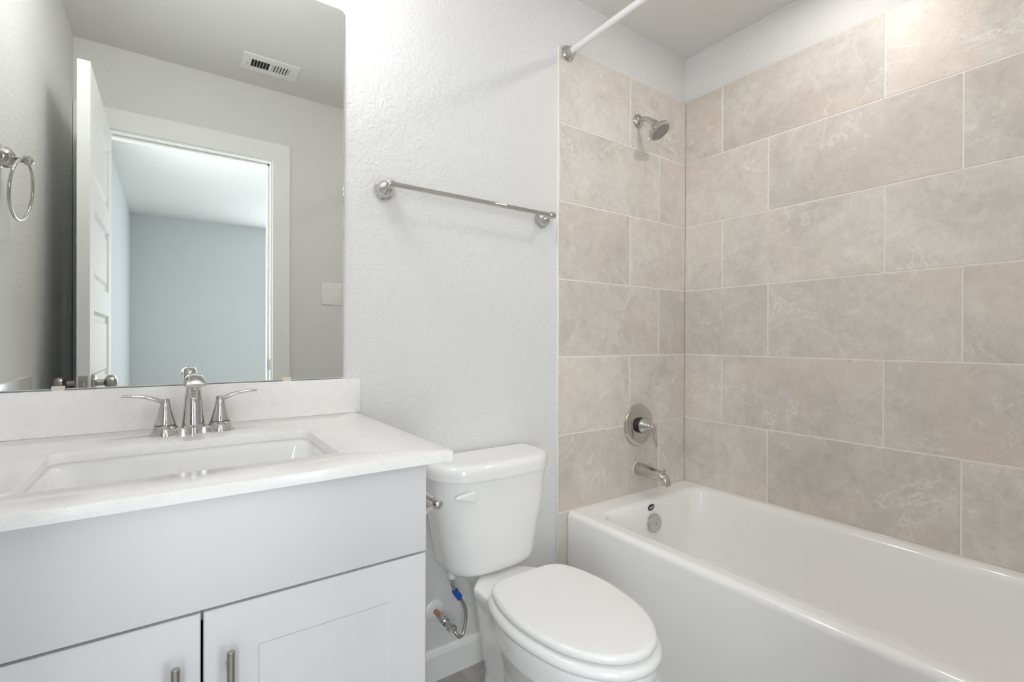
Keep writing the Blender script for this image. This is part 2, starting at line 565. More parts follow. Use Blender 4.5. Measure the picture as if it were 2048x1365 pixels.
link('door_knob', lathe(knob, (DX0, KY, KZ), (-1, 0, 0)), NICKEL, door)
lp = link('latch_plate', box((-2.3135, DY1 - 0.001, KZ - 0.029), (-2.2885, DY1 + 0.0015, KZ + 0.029), 0.001, 1), NICKEL, door)
link('latch_bolt', box((-2.309, DY1, KZ - 0.012), (-2.294, DY1 + 0.010, KZ + 0.012), 0.003, 2), NICKEL, lp)

# window of the room beyond
bm = bmesh.new()
for a, b in (((WX0 - .07, -5.3, WZ0 - .07), (WX0, -5.28, WZ1 + .07)), ((WX1, -5.3, WZ0 - .07), (WX1 + .07, -5.28, WZ1 + .07)),
             ((WX0, -5.3, WZ0 - .07), (WX1, -5.28, WZ0)), ((WX0, -5.3, WZ1), (WX1, -5.28, WZ1 + .07))):
    add_box(bm, a, b)
struct('window_1', bm, TRIM, 'white window frame in the room beyond the doorway', 'window')
bm = bmesh.new()  # frame made up for the side fill light, unseen
for a, b in (((XL, -2.91, 0.64), (XL + .01, -2.85, 2.06)), ((XL, -1.95, 0.64), (XL + .01, -1.89, 2.06)), ((XL, -2.85, 0.64), (XL + .01, -1.95, 0.70)), ((XL, -2.85, 2.0), (XL + .01, -1.95, 2.06))):
    add_box(bm, a, b)
struct('side_fill_frame', bm, TRIM, 'white frame around the added, unseen fill light in the room beyond', 'window')

# ================================================================== MIRROR
MX0, MX1, MZ0, MZ1 = -2.405, -1.638, 1.0125, 2.095
bm = bmesh.new()
rr = []
for (cx, cz, a0) in ((MX1 - .012, MZ1 - .012, 0), (MX0 + .012, MZ1 - .012, 90), (MX0 + .012, MZ0 + .012, 180), (MX1 - .003, MZ0 + .003, 270)):
    rad = 0.012 if a0 != 270 else 0.003
    for k in range(7):
        a = R(a0 + 15 * k)
        rr.append((cx + rad * math.cos(a), cz + rad * math.sin(a)))
ring = lambda y, e: [Vector((x - math.copysign(e, x - (MX0 + MX1) / 2), y, z - math.copysign(e, z - (MZ0 + MZ1) / 2))) for x, z in rr]
add_loft(bm, [ring(WB - 0.0002, 0), ring(0.0042, 0), ring(0.002, 0.0030)])
bm.faces.ensure_lookup_table()
for f in bm.faces:
    f.normal_update()
    f.material_index = 0 if (abs(f.normal.y) > 0.95 and f.calc_center_median().y < 0.003) else 1
mirror = tag(link('mirror', bm, [MIRRORM, MIRROREDGE], None, 0), 'large frameless wall mirror above the vanity backsplash', 'mirror')
for cx in (-1.792, -2.257):
    link('clip', box((cx - 0.011, -0.0035, 1.0105), (cx + 0.011, 0.0019, 1.0215), 0.001, 1), CLIPM, mirror)

# ================================================================== VANITY
VX0, VX1 = XL + 0.0015, -1.644
VF = -0.577           # face of doors and false front
CT = 0.9115           # worktop height
ZD = 0.7105           # joint between false front and doors
van = thing('vanity_cabinet', 'white shaker vanity cabinet under the speckled worktop', 'cabinet', ((VX0 + VX1) / 2, -0.3, 0))
bm = bmesh.new()
pt = 0.018
yb_, yf = 0.006, VF + 0.020
add_box(bm, (VX0, yf, 0), (VX0 + pt, yb_, 0.8930))
add_box(bm, (VX1 - pt, yf, 0), (VX1, yb_, 0.8930))
add_box(bm, (VX0 + pt, yf, 0.10), (VX1 - pt, yb_, 0.118))
add_box(bm, (VX0 + pt, yb_ - 0.008, 0.118), (VX1 - pt, yb_, 0.8930))
add_box(bm, (VX0 + pt, yf, 0.865), (VX1 - pt, yf + 0.018, 0.8930))
add_box(bm, (VX0 + pt, yf, 0.690), (VX1 - pt, yf + 0.018, 0.730))
add_box(bm, (VX0 + pt, yf + 0.07, 0), (VX1 - pt, yf + 0.085, 0.10))
link('cabinet_body', bm, CABINET, van, 0)
link('false_drawer_front', box((VX0 + 0.003, VF, ZD + 0.003), (VX1, VF + 0.019, 0.8835), 0.0018, 2), CABINET, van)
def shaker(x0, x1, z0, z1):
    bm = bmesh.new()
    fr, d = 0.0735, 0.0035
    y0 = VF
    def v(x, y, z):
        return bm.verts.new((x, y, z))
    b = 0.0018
    O = [(x0 + b, z0 + b), (x1 - b, z0 + b), (x1 - b, z1 - b), (x0 + b, z1 - b)]
    OO = [(x0, z0), (x1, z0), (x1, z1), (x0, z1)]
    I = [(x0 + fr, z0 + fr), (x1 - fr, z0 + fr), (x1 - fr, z1 - fr), (x0 + fr, z1 - fr)]
    J = [(x0 + fr + .004, z0 + fr + .004), (x1 - fr - .004, z0 + fr + .004), (x1 - fr - .004, z1 - fr - .004), (x0 + fr + .004, z1 - fr - .004)]
    rings = [[Vector((x, y0 + 0.019, z)) for x, z in OO], [Vector((x, y0 + b, z)) for x, z in OO], [Vector((x, y0, z)) for x, z in O],
             [Vector((x, y0, z)) for x, z in I], [Vector((x, y0 + d, z)) for x, z in J]]
    add_loft(bm, rings)
    return bm
XM = -2.0142
def bar_handle(x, ztop, parent):
    bm = bmesh.new()
    L_ = 0.16
    y = VF - 0.030
    add_lathe(bm, [(0, 0), (0.0052, 0), (0.0058, 0.0008), (0.0058, L_ - .0008), (0.0052, L_), (0, L_)], (x, y, ztop - L_), (0, 0, 1), 24)
    for z in (ztop - 0.032, ztop - L_ + 0.032):
        add_lathe(bm, [(0, 0), (0.0045, 0), (0.0045, 0.030), (0, 0.030)], (x, VF, z), (0, -1, 0), 16)
    return link('handle', bm, NICKEL, parent)
for (x0, x1, hx) in ((VX0 + 0.003, XM - 0.0019, XM - 0.0335), (XM + 0.0019, VX1, XM + 0.0355)):
    d = link('door', shaker(x0, x1, 0.115, ZD - 0.0015), CABINET, van, 20)
    bar_handle(hx, 0.654, d)

# worktop with a sink cutout, backsplash, side splash
CX0, CX1, CYF, CYB = XL + 0.0012, -1.6045, -0.617, WB - 0.001
SX0, SX1, SY0, SY1 = -2.236, -1.790, -0.508, -0.222
wt = thing('countertop', 'white speckled quartz worktop with sink cutout on the vanity', 'countertop', ((CX0 + CX1) / 2, -0.3, 0.893))
def slab_with_hole():
    zt, zb = CT, 0.8932
    e = 0.002
    def outer(z, i=0.0):
        return rrect(CX0 + i, CX1 - i, CYF + i, CYB - i, 0.004, z, 6)
    def inner(z, i=0.0):
        return rrect(SX0 - i, SX1 + i, SY0 - i, SY1 + i, 0.022, z, 6)
    return loft([outer(zb), outer(zt - e), outer(zt - 0.3 * e, 0.3 * e), outer(zt, e), inner(zt, e), inner(zt - 0.3 * e, 0.3 * e), inner(zt - e), inner(zb)], closed=True)
link('slab', slab_with_hole(), QUARTZ, wt, 30)
link('backsplash', box((CX0, -0.0125, CT), (-1.594, WB - 0.001, 1.0115), 0.0015, 2), QUARTZ, wt)
link('side_splash', box((CX0, -0.600, CT), (CX0 + 0.020, -0.013, 1.0115), 0.0015, 2), QUARTZ, wt)

# undermount basin
sink = thing('sink', 'white rectangular undermount basin set below the worktop', 'sink', ((SX0 + SX1) / 2, -0.36, 0.78))
def basin():
    g = lambda i, z, r: rrect(SX0 - i, SX1 + i, SY0 - i, SY1 + i, r, z, 6)
    zt = 0.8930
    rings = [g(0.022, zt - 0.006, .03), g(0.022, zt, .03), g(0.006, zt, .026), g(0.003, zt - 0.004, .026), g(-0.002, zt - 0.02, .03), g(-0.014, zt - 0.10, .04), g(-0.026, zt - 0.122, .05), g(-0.055, zt - 0.132, .06), g(-0.10, zt - 0.136, .03)]
    out = [g(-0.09, zt - 0.146, .03), g(-0.02, zt - 0.136, .06), g(0.008, zt - 0.10, .05), g(0.012, zt - 0.012, .03)]
    return loft(rings + out, closed=False) if False else loft(rings, cap0=False), loft(out, cap0=True, cap1=False)
b1, b2 = basin()
o1 = link('basin', b1, CHINA, sink, 40)
link('basin_shell', b2, CHINA, sink, 40)
link('drain', lathe([(0, 0), (0.022, 0), (0.022, 0.003), (0.016, 0.0035), (0.015, 0.006), (0, 0.008)], ((SX0 + SX1) / 2, -0.355, 0.7575), (0, 0, 1)), CHROME, sink)

# ================================================================== FAUCET
FX, FY = -2.0110, -0.113
fau = thing('faucet', 'chrome two-handle centerset faucet behind the sink', 'faucet', (FX, FY, CT))
bm = bmesh.new()
Z0 = CT + 0.0002
def plate(i, z):
    n = 40
    out = []
    for k in range(n):
        a = 2 * PI * k / n
        out.append(Vector((FX + 0.060 * math.copysign(abs(math.cos(a)) ** 0.85, math.cos(a)) * (1 - i * 6), FY + 0.019 * math.sin(a) * (1 - i * 20), z)))
    return out
add_loft(bm, [plate(0, Z0), plate(0, Z0 + 0.011), plate(0.006, Z0 + 0.014)])
for dx in (-0.053, 0.053):
    add_lathe(bm, [(0, 0), (0.0292, 0), (0.0288, 0.003), (0.0225, 0.0205), (0.0215, 0.0215), (0, 0.0215)], (FX + dx, FY, Z0), (0, 0, 1), 40)
add_lathe(bm, [(0, 0), (0.0235, 0), (0.0235, 0.0185), (0.0228, 0.0192), (0, 0.0192)], (FX, FY, Z0), (0, 0, 1), 40)
link('base', bm, CHROME, fau)
# spout: tapering column that arches over into a wide flat mouth
def spout_bm():
    bm = bmesh.new()
    path = spline([(FX, FY, Z0 + .0195), (FX, FY, Z0 + 0.05), (FX, FY - 0.002, Z0 + 0.085), (FX, FY - 0.010, Z0 + 0.112), (FX, FY - 0.032, Z0 + 0.126),
                   (FX, FY - 0.062, Z0 + 0.128), (FX, FY - 0.090, Z0 + 0.121), (FX, FY - 0.104, Z0 + 0.115)], 6)
    n = len(path)
    def sec(i, f):
        # half-width and thickness along the spout
        K = [(0, .0225, .0225), (.2, .0190, .0190), (.38, .0150, .0160), (.52, .0145, .0135), (.65, .0160, .0105), (.8, .0185, .0085), (.94, .0200, .0065), (1, .0195, .0045)]
        for (f0, a0, b0), (f1, a1, b1) in zip(K[:-1], K[1:]):
            if f <= f1 + 1e-9:
                t = (f - f0) / (f1 - f0)
                a, b = a0 + (a1 - a0) * t, b0 + (b1 - b0) * t
                break
        return ell(a, b, 28)
    rings = []
    for i, p in enumerate(path):
        t = (path[min(i + 1, n - 1)] - path[max(i - 1, 0)]).normalized()
        s = Vector((1, 0, 0))
        u = s.cross(t).normalized()
        rings.append([p + s * a + u * b for a, b in sec(i, i / (n - 1))])
    add_loft(bm, rings)
    add_lathe(bm, [(0, 0), (0.0085, 0), (0.0085, 0.006), (0, 0.006)], (FX, FY - 0.090, Z0 + 0.1095), (0, -0.3, -1), 20)
    return bm
link('spout', spout_bm(), CHROME, fau, 50)
link('lift_rod', lathe([(0, 0), (0.0022, 0), (0.0022, 0.045), (0.0045, 0.047), (0.0045, 0.053), (0, 0.055)], (FX, FY + 0.034, Z0), (0, 0, 1), 16), CHROME, fau)
for s in (-1, 1):
    hx = FX + s * 0.053
    h_ = link('handle', lathe([(0, 0), (0.0205, 0), (0.0203, 0.002), (0.0160, 0.018), (0.0125, 0.032), (0.0098, 0.046), (0.0090, 0.054), (0.0070, 0.057), (0, 0.058)],
                              (hx, FY, Z0 + 0.0232), (0, 0, 1), 40), CHROME, fau)
    link('gasket', lathe([(0, 0), (0.0198, 0), (0.0198, 0.0017), (0, 0.0017)], (hx, FY, Z0 + 0.0215), (0, 0, 1), 32), BLACK, h_)
    bm = bmesh.new()
    path = spline([(hx - s * 0.004, FY, Z0 + 0.070), (hx + s * 0.012, FY - 0.001, Z0 + 0.077), (hx + s * 0.032, FY - 0.003, Z0 + 0.0855),
                   (hx + s * 0.055, FY - 0.006, Z0 + 0.0895), (hx + s * 0.076, FY - 0.009, Z0 + 0.0905)], 7)
    def sec(i, f):
        a = 0.0085 + 0.0035 * math.sin(PI * min(1, f * 1.1)) - (0.004 * max(0, f - 0.85) / 0.15)
        b = 0.0065 * (1 - f) + 0.0026 * f
        return ell(a, b, 20)
    add_sweep(bm, path, sec)
    link('lever', bm, CHROME, h_, 60)

# ================================================================== TOWEL BAR, TOWEL RING, PAPER HOLDER
POST = [(0, 0), (0.0300, 0), (0.0310, 0.003), (0.0300, 0.0065), (0.0275, 0.008), (0.0272, 0.012), (0.0258, 0.020), (0.0215, 0.028), (0.0145, 0.034), (0.0090, 0.0375), (0.0080, 0.050)]
CONE = [(0, 0), (0.0300, 0), (0.0310, 0.003), (0.0300, 0.0065), (0.0265, 0.008), (0.0262, 0.010), (0.0245, 0.012), (0.0190, 0.024), (0.0135, 0.036), (0.0098, 0.045), (0.0088, 0.050)]
def post_bm(o, ax, L_, knob_r=0.0125, prof=POST):
    k = (L_ - knob_r * 0.8) / 0.050
    bm = bmesh.new()
    add_lathe(bm, [(r, h if h <= 0.012 else 0.012 + (h - 0.012) * (k * 0.050 - 0.012) / 0.038) for r, h in prof] + [(0, k * 0.050)], o, ax, 40)
    return bm
bar = thing('towel_bar', 'chrome towel bar on the white wall above the toilet', 'towel bar', (-1.2, WB, 1.59))
BY, BZ = -0.058, 1.592
for px in (-1.517, -0.893):
    p_ = link('post', post_bm((px, WB - 0.0005, 1.588), (0, -1, 0.03), 0.066), CHROME, bar)
    bm = bmesh.new()
    add_lathe(bm, [(0, -0.0155), (0.006, -0.015), (0.0105, -0.011), (0.0125, -0.004), (0.0125, 0.004), (0.0105, 0.011), (0.006, 0.015), (0, 0.0155)], (px, BY, BZ), (1, 0, 0), 32)
    link('finial', bm, CHROME, p_)
link('rail', lathe([(0, 0), (0.0078, 0), (0.0078, 0.624 - 0.026), (0, 0.624 - 0.026)], (-1.517 + 0.013, BY, BZ), (1, 0, 0), 24), CHROME, bar)

tr = thing('towel_ring', 'chrome towel ring hanging on the left wall, reflected at the mirror edge', 'towel ring', (XL, -0.335, 1.59))
p_ = link('post', post_bm((XL + 0.0005, -0.335, 1.597), (1, 0, 0), 0.054), CHROME, tr)
link('finial', lathe([(0, -0.0155), (0.006, -0.015), (0.0105, -0.011), (0.0125, -0.004), (0.0125, 0.004), (0.0105, 0.011), (0.006, 0.015), (0, 0.0155)], (-2.364, -0.335, 1.597), (0.15, 1, 0), 32), CHROME, p_)
bm = bmesh.new()
rc, rad = Vector((-2.376, -0.335, 1.5175)), 0.079
ax_u = Vector((0.016, 0, 0.157)).normalized()
ax_s = Vector((0.085, -1, 0)).normalized()
nn, mm = 72, 14
rings = []
for i in range(nn):
    a = 2 * PI * i / nn
    d = ax_s * math.cos(a) + ax_u * math.sin(a)
    nrm = ax_s.cross(ax_u).normalized()
    rings.append([rc + d * (rad + 0.0038 * math.cos(2 * PI * k / mm)) + nrm * 0.0038 * math.sin(2 * PI * k / mm) for k in range(mm)])
add_loft(bm, rings, closed=True)
link('ring', bm, CHROME, tr)

tp = thing('paper_holder', 'chrome toilet paper holder post on the side of the vanity', 'toilet paper holder', (VX1, -0.45, 0.78))
for yy in (-0.515, -0.365):
    p_ = link('post', post_bm((VX1 + 0.0003, yy, 0.777), (1, 0, 0), 0.050, prof=CONE), CHROME, tp)
    link('finial', lathe([(0, -0.0125), (0.005, -0.012), (0.0088, -0.009), (0.0105, -0.003), (0.0105, 0.003), (0.0088, 0.009), (0.005, 0.012), (0, 0.0125)], (VX1 + 0.055, yy, 0.777), (0, 1, 0), 32), CHROME, p_)
link('roller', lathe([(0, 0), (0.006, 0), (0.006, 0.01), (0.0085, 0.012), (0.0085, 0.116), (0.006, 0.118), (0.006, 0.128), (0, 0.128)], (VX1 + 0.055, -0.504, 0.777), (0, 1, 0), 24), CHROME, tp)

# ================================================================== TOILET
TX = -1.198
toi = thing('toilet', 'white two-piece toilet between the vanity and the bathtub', 'toilet', (TX, -0.4, 0))
EGG = [(0, -.296), (.05, -.2965), (.092, -.300), (.122, -.317), (.140, -.345), (.155, -.395), (.163, -.45), (.164, -.50), (.156, -.565), (.137, -.635), (.104, -.692), (.062, -.731), (.022, -.747), (0, -.749)]
def egg(off, z, back=None, n=4):
    half = spline([(a, b, 0) for a, b in EGG], n)
    cx, cy = 0, -0.51
    pts = [(p.x, p.y) for p in half]
    pts += [(-p.x, p.y) for p in reversed(half[1:-1])]
    out = []
    m = len(pts)
    for i, (x, y) in enumerate(pts):
        x0, y0 = pts[i - 1]
        x1, y1 = pts[(i + 1) % m]
        t = Vector((x1 - x0, y1 - y0, 0)).normalized()
        nrm = Vector((-t.y, t.x, 0))
        if nrm.dot(Vector((x - cx, y - cy, 0))) < 0:
            nrm = -nrm
        q = Vector((x, y, 0)) + nrm * off
        if back is not None and q.y > back:
            q.y = back
        out.append(Vector((TX + q.x, q.y, z)))
    return out
def shrink(ring, k):
    c = Vector((TX, -0.51, ring[0].z))
    return [c + (p - c) * k for p in ring]
def seat_lid():
    z0, z1 = 0.4220, 0.4415
    rings = [egg(-0.014, z0), egg(-0.004, z0 + 0.0002), egg(-0.0005, z0 + 0.0035), egg(0.0005, z0 + 0.010), egg(-0.002, z0 + 0.0155), egg(-0.0065, z0 + 0.019), egg(-0.014, z1), shrink(egg(-0.014, z1 + 0.0012), .8), shrink(egg(-0.014, z1 + 0.0022), .5), shrink(egg(-0.014, z1 + 0.0026), .2)]
    return loft(rings)
link('lid', seat_lid(), PLASTIC, toi, 50)
def seat():
    z0, z1 = 0.3905, 0.4165
    rings = [egg(0.004, z0), egg(0.0095, z0 + 0.003), egg(0.0115, z0 + 0.010), egg(0.0100, z0 + 0.017), egg(0.005, z1 - 0.003), egg(-0.004, z1), shrink(egg(-0.014, z1), .74), shrink(egg(-0.014, z1 - 0.006), .70), shrink(egg(-0.014, z0), .70)]
    return loft(rings, closed=True)
link('seat', seat(), PLASTIC, toi, 50)
for s in (-1, 1):
    link('hinge', box((TX + s * 0.07 - 0.015, -0.315, 0.3895), (TX + s * 0.07 + 0.015, -0.288, 0.4200), 0.005, 3), PLASTIC, toi, 50)
def bowl():
    bm = bmesh.new()
    def bring(z, hw, yf_, yb2, sq=2.2):
        n = 48
        cy, hy = (yf_ + yb2) / 2, (yb2 - yf_) / 2
        out = []
        for k in range(n):
            a = 2 * PI * k / n
            c_, s_ = math.cos(a), math.sin(a)
            p = 2.0 / sq
            wd = hw * (1 - 0.10 * max(0, -s_))      # narrower towards the front
            out.append(Vector((TX + wd * math.copysign(abs(c_) ** p, c_), cy + hy * math.copysign(abs(s_) ** p, s_), z)))
        return out
    add_loft(bm, [bring(0.0, .108, -.560, -.215, 2.6), bring(0.02, .104, -.556, -.22, 2.6), bring(0.05, .092, -.540, -.225), bring(0.12, .084, -.530, -.235), bring(0.20, .096, -.560, -.245), bring(0.27, .117, -.615, -.25), bring(0.325, .136, -.672, -.255), bring(0.350, .140, -.690, -.255)])
    add_loft(bm, [egg(-0.016, 0.312), egg(-0.007, 0.3135), egg(-0.003, 0.318), egg(-0.001, 0.335), egg(0.0015, 0.368), egg(-0.001, 0.385), egg(-0.008, 0.389)])
    # deck that carries the tank
    def dk(z, hw, yf_, yb2, r):
        return rrect(TX - hw, TX + hw, yf_, yb2, r, z, 6)
    def dense(ring, n=6):
        out = []
        for a, b in zip(ring, ring[1:] + ring[:1]):
            for k in range(n):
                out.append(a.lerp(b, k / n))
        return out
    def dk2(z, hw, yf_, yb2, r):
        out = dense(dk(z, hw, yf_, yb2, r), 3)
        for p in out:
            t = min(1.0, max(0.0, (p.y + 0.205) / 0.05))
            p.x = TX + (p.x - TX) * (1 - 0.42 * t)
        return out
    add_loft(bm, [dk2(0.270, .055, -.34, -.065, .03), dk2(0.315, .085, -.36, -.055, .03), dk2(0.342, .108, -.37, -.050, .03), dk2(0.365, .118, -.37, -.047, .03), dk2(0.383, .119, -.37, -.046, .02), dk2(0.3885, .114, -.365, -.050, .02)])
    # trapway and foot behind the bowl
    add_loft(bm, [dk(0.0, .108, -.42, -.150, .09), dk(0.02, .103, -.42, -.150, .09), dk(0.055, .082, -.42, -.153, .075), dk(0.11, .074, -.42, -.155, .07), dk(0.18, .082, -.41, -.145, .078), dk(0.24, .090, -.40, -.130, .085), dk(0.29, .088, -.39, -.115, .08), dk(0.34, .080, -.38, -.09, .06)])
    return bm
bo = link('bowl', bowl(), CHINA, toi, 0)
md = bo.modifiers.new('remesh', 'REMESH'); md.mode = 'VOXEL'; md.voxel_size = 0.004; md.use_smooth_shade = True
sm = bo.modifiers.new('smooth', 'SMOOTH'); sm.factor = 0.5; sm.iterations = 4
# tank
def tk(z, hw, yf_, r, yb2=-0.018, bow=0.022, inset=0.0):
    return rrect(TX - hw + inset, TX + hw - inset, yf_ + inset, yb2 - inset, [0.025, 0.025, r, r], z, 8, bow)
def tank():
    return loft([tk(0.3925, .142, -.158, .05, inset=.030), tk(0.3935, .146, -.162, .05, inset=.018), tk(0.400, .152, -.167, .05, inset=.007), tk(0.412, .158, -.169, .052, inset=.001), tk(0.43, .1615, -.170, .055), tk(0.50, .1765, -.176, .062),
                 tk(0.60, .195, -.184, .070), tk(0.7035, .2105, -.190, .078)])
tank_o = link('tank', tank(), CHINA, toi, 40)
def tlid():
    L_ = lambda z, i=0.0: rrect(TX - .2175 + i, TX + .2175 - i, -.201 + i, -.010 - i, [.045 - i * .9, .045 - i * .9, .095 - i, .095 - i], z, 10, .026)
    return loft([L_(0.7040, .004), L_(0.7055, .0005), L_(0.7250), L_(0.7340, .0010), L_(0.7410, .004), L_(0.7465, .009), L_(0.7500, .016), L_(0.7515, .026), L_(0.7520, .040)])
link('tank_lid', tlid(), CHINA, toi, 60)
# flush lever: leaf-shaped paddle on the upper left of the tank front
def lever():
    bm = bmesh.new()
    lx, ly, lz = TX - 0.139, -0.2055, 0.6660
    path = spline([(lx + 0.032, ly - 0.006, lz - 0.006), (lx + 0.022, ly - 0.011, lz - 0.005), (lx + 0.006, ly - 0.0145, lz - 0.002), (lx - 0.012, ly - 0.0145, lz + 0.001), (lx - 0.030, ly - 0.0115, lz + 0.000), (lx - 0.043, ly - 0.006, lz - 0.002)], 6)
    def sec(i, f):
        K = [(0, .004), (.05, .0105), (.14, .0165), (.26, .0185), (.42, .0155), (.62, .0105), (.85, .0075), (.95, .0058), (1, .0025)]
        for (f0, a0), (f1, a1) in zip(K[:-1], K[1:]):
            if f <= f1 + 1e-9:
                return ell(0.0045, a0 + (a1 - a0) * (f - f0) / (f1 - f0), 20)
    add_sweep(bm, path, sec)
    add_lathe(bm, [(0, 0), (0.016, 0), (0.015, 0.006), (0.010, 0.010), (0, 0.0105)], (lx + 0.016, ly + 0.006, lz - 0.004), (-0.08, -1, 0), 24)
    return bm
link('flush_lever', lever(), CHINA, toi, 60)
for s in (-1, 1):
    link('bolt_cap', lathe([(0, 0), (0.013, 0), (0.013, 0.006), (0.009, 0.012), (0.004, 0.015), (0, 0.015)], (TX + s * 0.105, -0.33, 0.022), (s * 0.4, 0, 1), 20), PLASTIC, toi, 50)

# water supply
ws = thing('water_supply', 'chrome shutoff valve with braided hose and blue tape beside the toilet', 'supply valve', (-1.338, WB, 0.228))
wo = (-1.338, WB - 0.0004, 0.2285)
link('escutcheon', lathe([(0, 0), (0.0345, 0), (0.0345, 0.0015), (0.030, 0.005), (0.014, 0.008), (0, 0.008)], wo, (0, -1, 0), 40), PLASTIC, ws)
link('stub_pipe', lathe([(0, 0), (0.0085, 0), (0.0085, 0.055), (0, 0.055)], (wo[0], wo[1] - 0.006, wo[2]), (0, -1, 0), 20), COPPER, ws)
bm = bmesh.new()
vy = wo[1] - 0.052
add_lathe(bm, [(0, 0), (0.0125, 0), (0.0125, 0.016), (0.0105, 0.018), (0.0105, 0.022), (0.0130, 0.024), (0.0130, 0.032), (0.009, 0.035), (0.009, 0.058), (0, 0.058)], (wo[0], vy, wo[2]), (0, -1, 0), 6 * 4)
add_lathe(bm, [(0, 0), (0.0085, 0), (0.0085, 0.022), (0.0100, 0.023), (0.0100, 0.034), (0, 0.034)], (wo[0], vy - 0.044, wo[2]), (0.75, 0, -0.75), 20)
v_ = link('shutoff_valve', bm, CHROME, ws)
link('valve_handle', loft([[Vector((wo[0] + a, vy - 0.058 - d, wo[2] + b)) for a, b in ell(0.016 * s_, 0.0095 * s_, 24)] for d, s_ in ((0, .55), (.002, .9), (.006, 1), (.016, 1), (.020, .9), (.021, .5))]), CHROME, v_)
hs = (wo[0] + 0.020, vy - 0.044, wo[2] - 0.020)
bm = bmesh.new()
hp = spline([hs, (-1.311, -0.099, 0.190), (-1.299, -0.097, 0.181), (-1.284, -0.094, 0.195), (-1.275, -0.090, 0.248),
             (-1.290, -0.088, 0.290), (-1.311, -0.088, 0.322), (-1.322, -0.088, 0.350), (-1.324, -0.088, 0.3785)], 8)
add_tube(bm, hp, 0.0056, 14, up=(0, 1, 0))
ho = link('hose', bm, STAINLESS, ws)
link('coupling_nut', lathe([(0, 0), (0.011, 0), (0.013, 0.004), (0.013, 0.014), (0.015, 0.0165), (0.015, 0.0222), (0, 0.0222)], (-1.324, -0.088, 0.3700), (0, 0, 1), 24), PLASTIC, ws)
bm = bmesh.new()
k0 = [i for i, p in enumerate(hp) if p.z > wo[2] + 0.068][0]
seg_ = hp[k0:k0 + 9]
add_tube(bm, seg_, 0.0098, 16, up=(0, 1, 0))
link('tape_wrap', bm, BLUE, ws)
q0 = seg_[1]
bm = bmesh.new()
add_sweep(bm, spline([q0 + Vector((0.006, -0.008, 0.004)), q0 + Vector((0.017, -0.012, -0.008)), q0 + Vector((0.026, -0.014, -0.022)), q0 + Vector((0.036, -0.016, -0.036))], 5),
          lambda i, f: ell(0.0048 * (1 - f) + 0.0005, 0.0006, 10), up=(0, 1, 0))
link('tag_tail', bm, CLEAR, ws)

# ================================================================== BATHTUB
tub = thing('bathtub', 'white alcove bathtub with flat apron along the tiled wall', 'bathtub', (-0.38, -0.75, 0))
BX0, BX1, BY0, BY1, BZT = -0.762, -0.0012, YO + 0.0012, -0.0012, 0.4445
IX0, IX1, IY0, IY1 = -0.684, -0.046, -1.395, -0.103
def tub_shell():
    o = lambda z, i=0.0, r=0.006: rrect(BX0 + i, BX1, BY0, BY1, r, z, 8)
    def inn(z, e, ef, eb, r):
        return rrect(IX0 + e, IX1 - e, IY0 + eb, IY1 - ef, r, z, 8)
    rings = [o(0.003, 0.003), o(0.03, 0.003), o(BZT - 0.10, 0.0015), o(BZT - 0.024), o(BZT - 0.018, .0006), o(BZT - 0.011, .0032), o(BZT - 0.005, .0078), o(BZT - 0.0015, .0135), o(BZT, .020), o(BZT, 0.026),
             inn(BZT, -0.024, -0.024, -0.024, .090), inn(BZT - .0006, -0.018, -0.018, -0.018, .085), inn(BZT - .0025, -0.011, -0.011, -0.011, .080), inn(BZT - .0065, -0.004, -0.004, -0.004, .075), inn(BZT - .012, 0.001, 0.001, 0.003, .070), inn(BZT - .020, 0.0045, 0.0045, 0.009, .066), inn(BZT - .035, 0.008, 0.008, 0.018, .064),
             inn(0.25, 0.022, 0.020, 0.10, .075), inn(0.15, 0.034, 0.032, 0.17, .085), inn(0.110, 0.046, 0.045, 0.20, .09), inn(0.088, 0.068, 0.068, 0.23, .09), inn(0.078, 0.10, 0.10, 0.27, .08), inn(0.076, 0.16, 0.16, 0.34, .06)]
    return loft(rings)
link('shell', tub_shell(), ACRYLIC, tub, 50)
link('skirt_strip', box((BX0 - 0.008, BY0, 0.0), (BX0 + 0.003, BY1, 0.022), 0.004, 2), TRIM, tub)
# overflow plate and badge on the drain-end wall
slope = math.atan2(0.012, BZT - 0.035 - 0.25)
nax = Vector((0, -math.cos(slope), math.sin(slope)))
def wall_y(z):      # inner end wall of the basin
    zs_ = [(BZT - .020, 0.006), (BZT - .035, 0.008), (0.25, 0.020)]
    for (z1, e1), (z0, e0) in zip(zs_[:-1], zs_[1:]):
        if z >= z0:
            return IY1 - (e1 + (e0 - e1) * (z1 - z) / (z1 - z0))
    return IY1 - 0.02
OZ_ = 0.350
oc = Vector((-0.375, wall_y(OZ_), OZ_))
ov = link('overflow_plate', lathe([(0, 0), (0.040, 0), (0.040, 0.004), (0.0385, 0.006), (0.0385, 0.012), (0.0365, 0.0140), (0.010, 0.0152), (0.004, 0.0152), (0, 0.0144)], oc, nax, 48), CHROME, tub)
link('screw', lathe([(0, 0), (0.0042, 0), (0.0036, 0.002), (0, 0.0024)], oc + nax * 0.0147, nax, 16), NICKEL, ov)
lz = 0.4165
lc = Vector((-0.384, wall_y(lz), lz))
Mb = frame_at(lc, nax)
bx_ = Vector((1, 0, 0)); by_ = nax.cross(bx_).normalized()
if by_.z < 0:
    by_ = -by_
tilt = R(12)
bu, bv = bx_ * math.cos(tilt) + by_ * math.sin(tilt), -bx_ * math.sin(tilt) + by_ * math.cos(tilt)
bm = loft([[lc + nax * d + bu * a + bv * b for a, b in ell(0.0215 * s_, 0.0125 * s_, 36)] for d, s_ in ((-0.0005, 1), (0.0008, 1), (0.0011, 0.97))])
badge = link('badge', bm, BADGE, tub, 30)
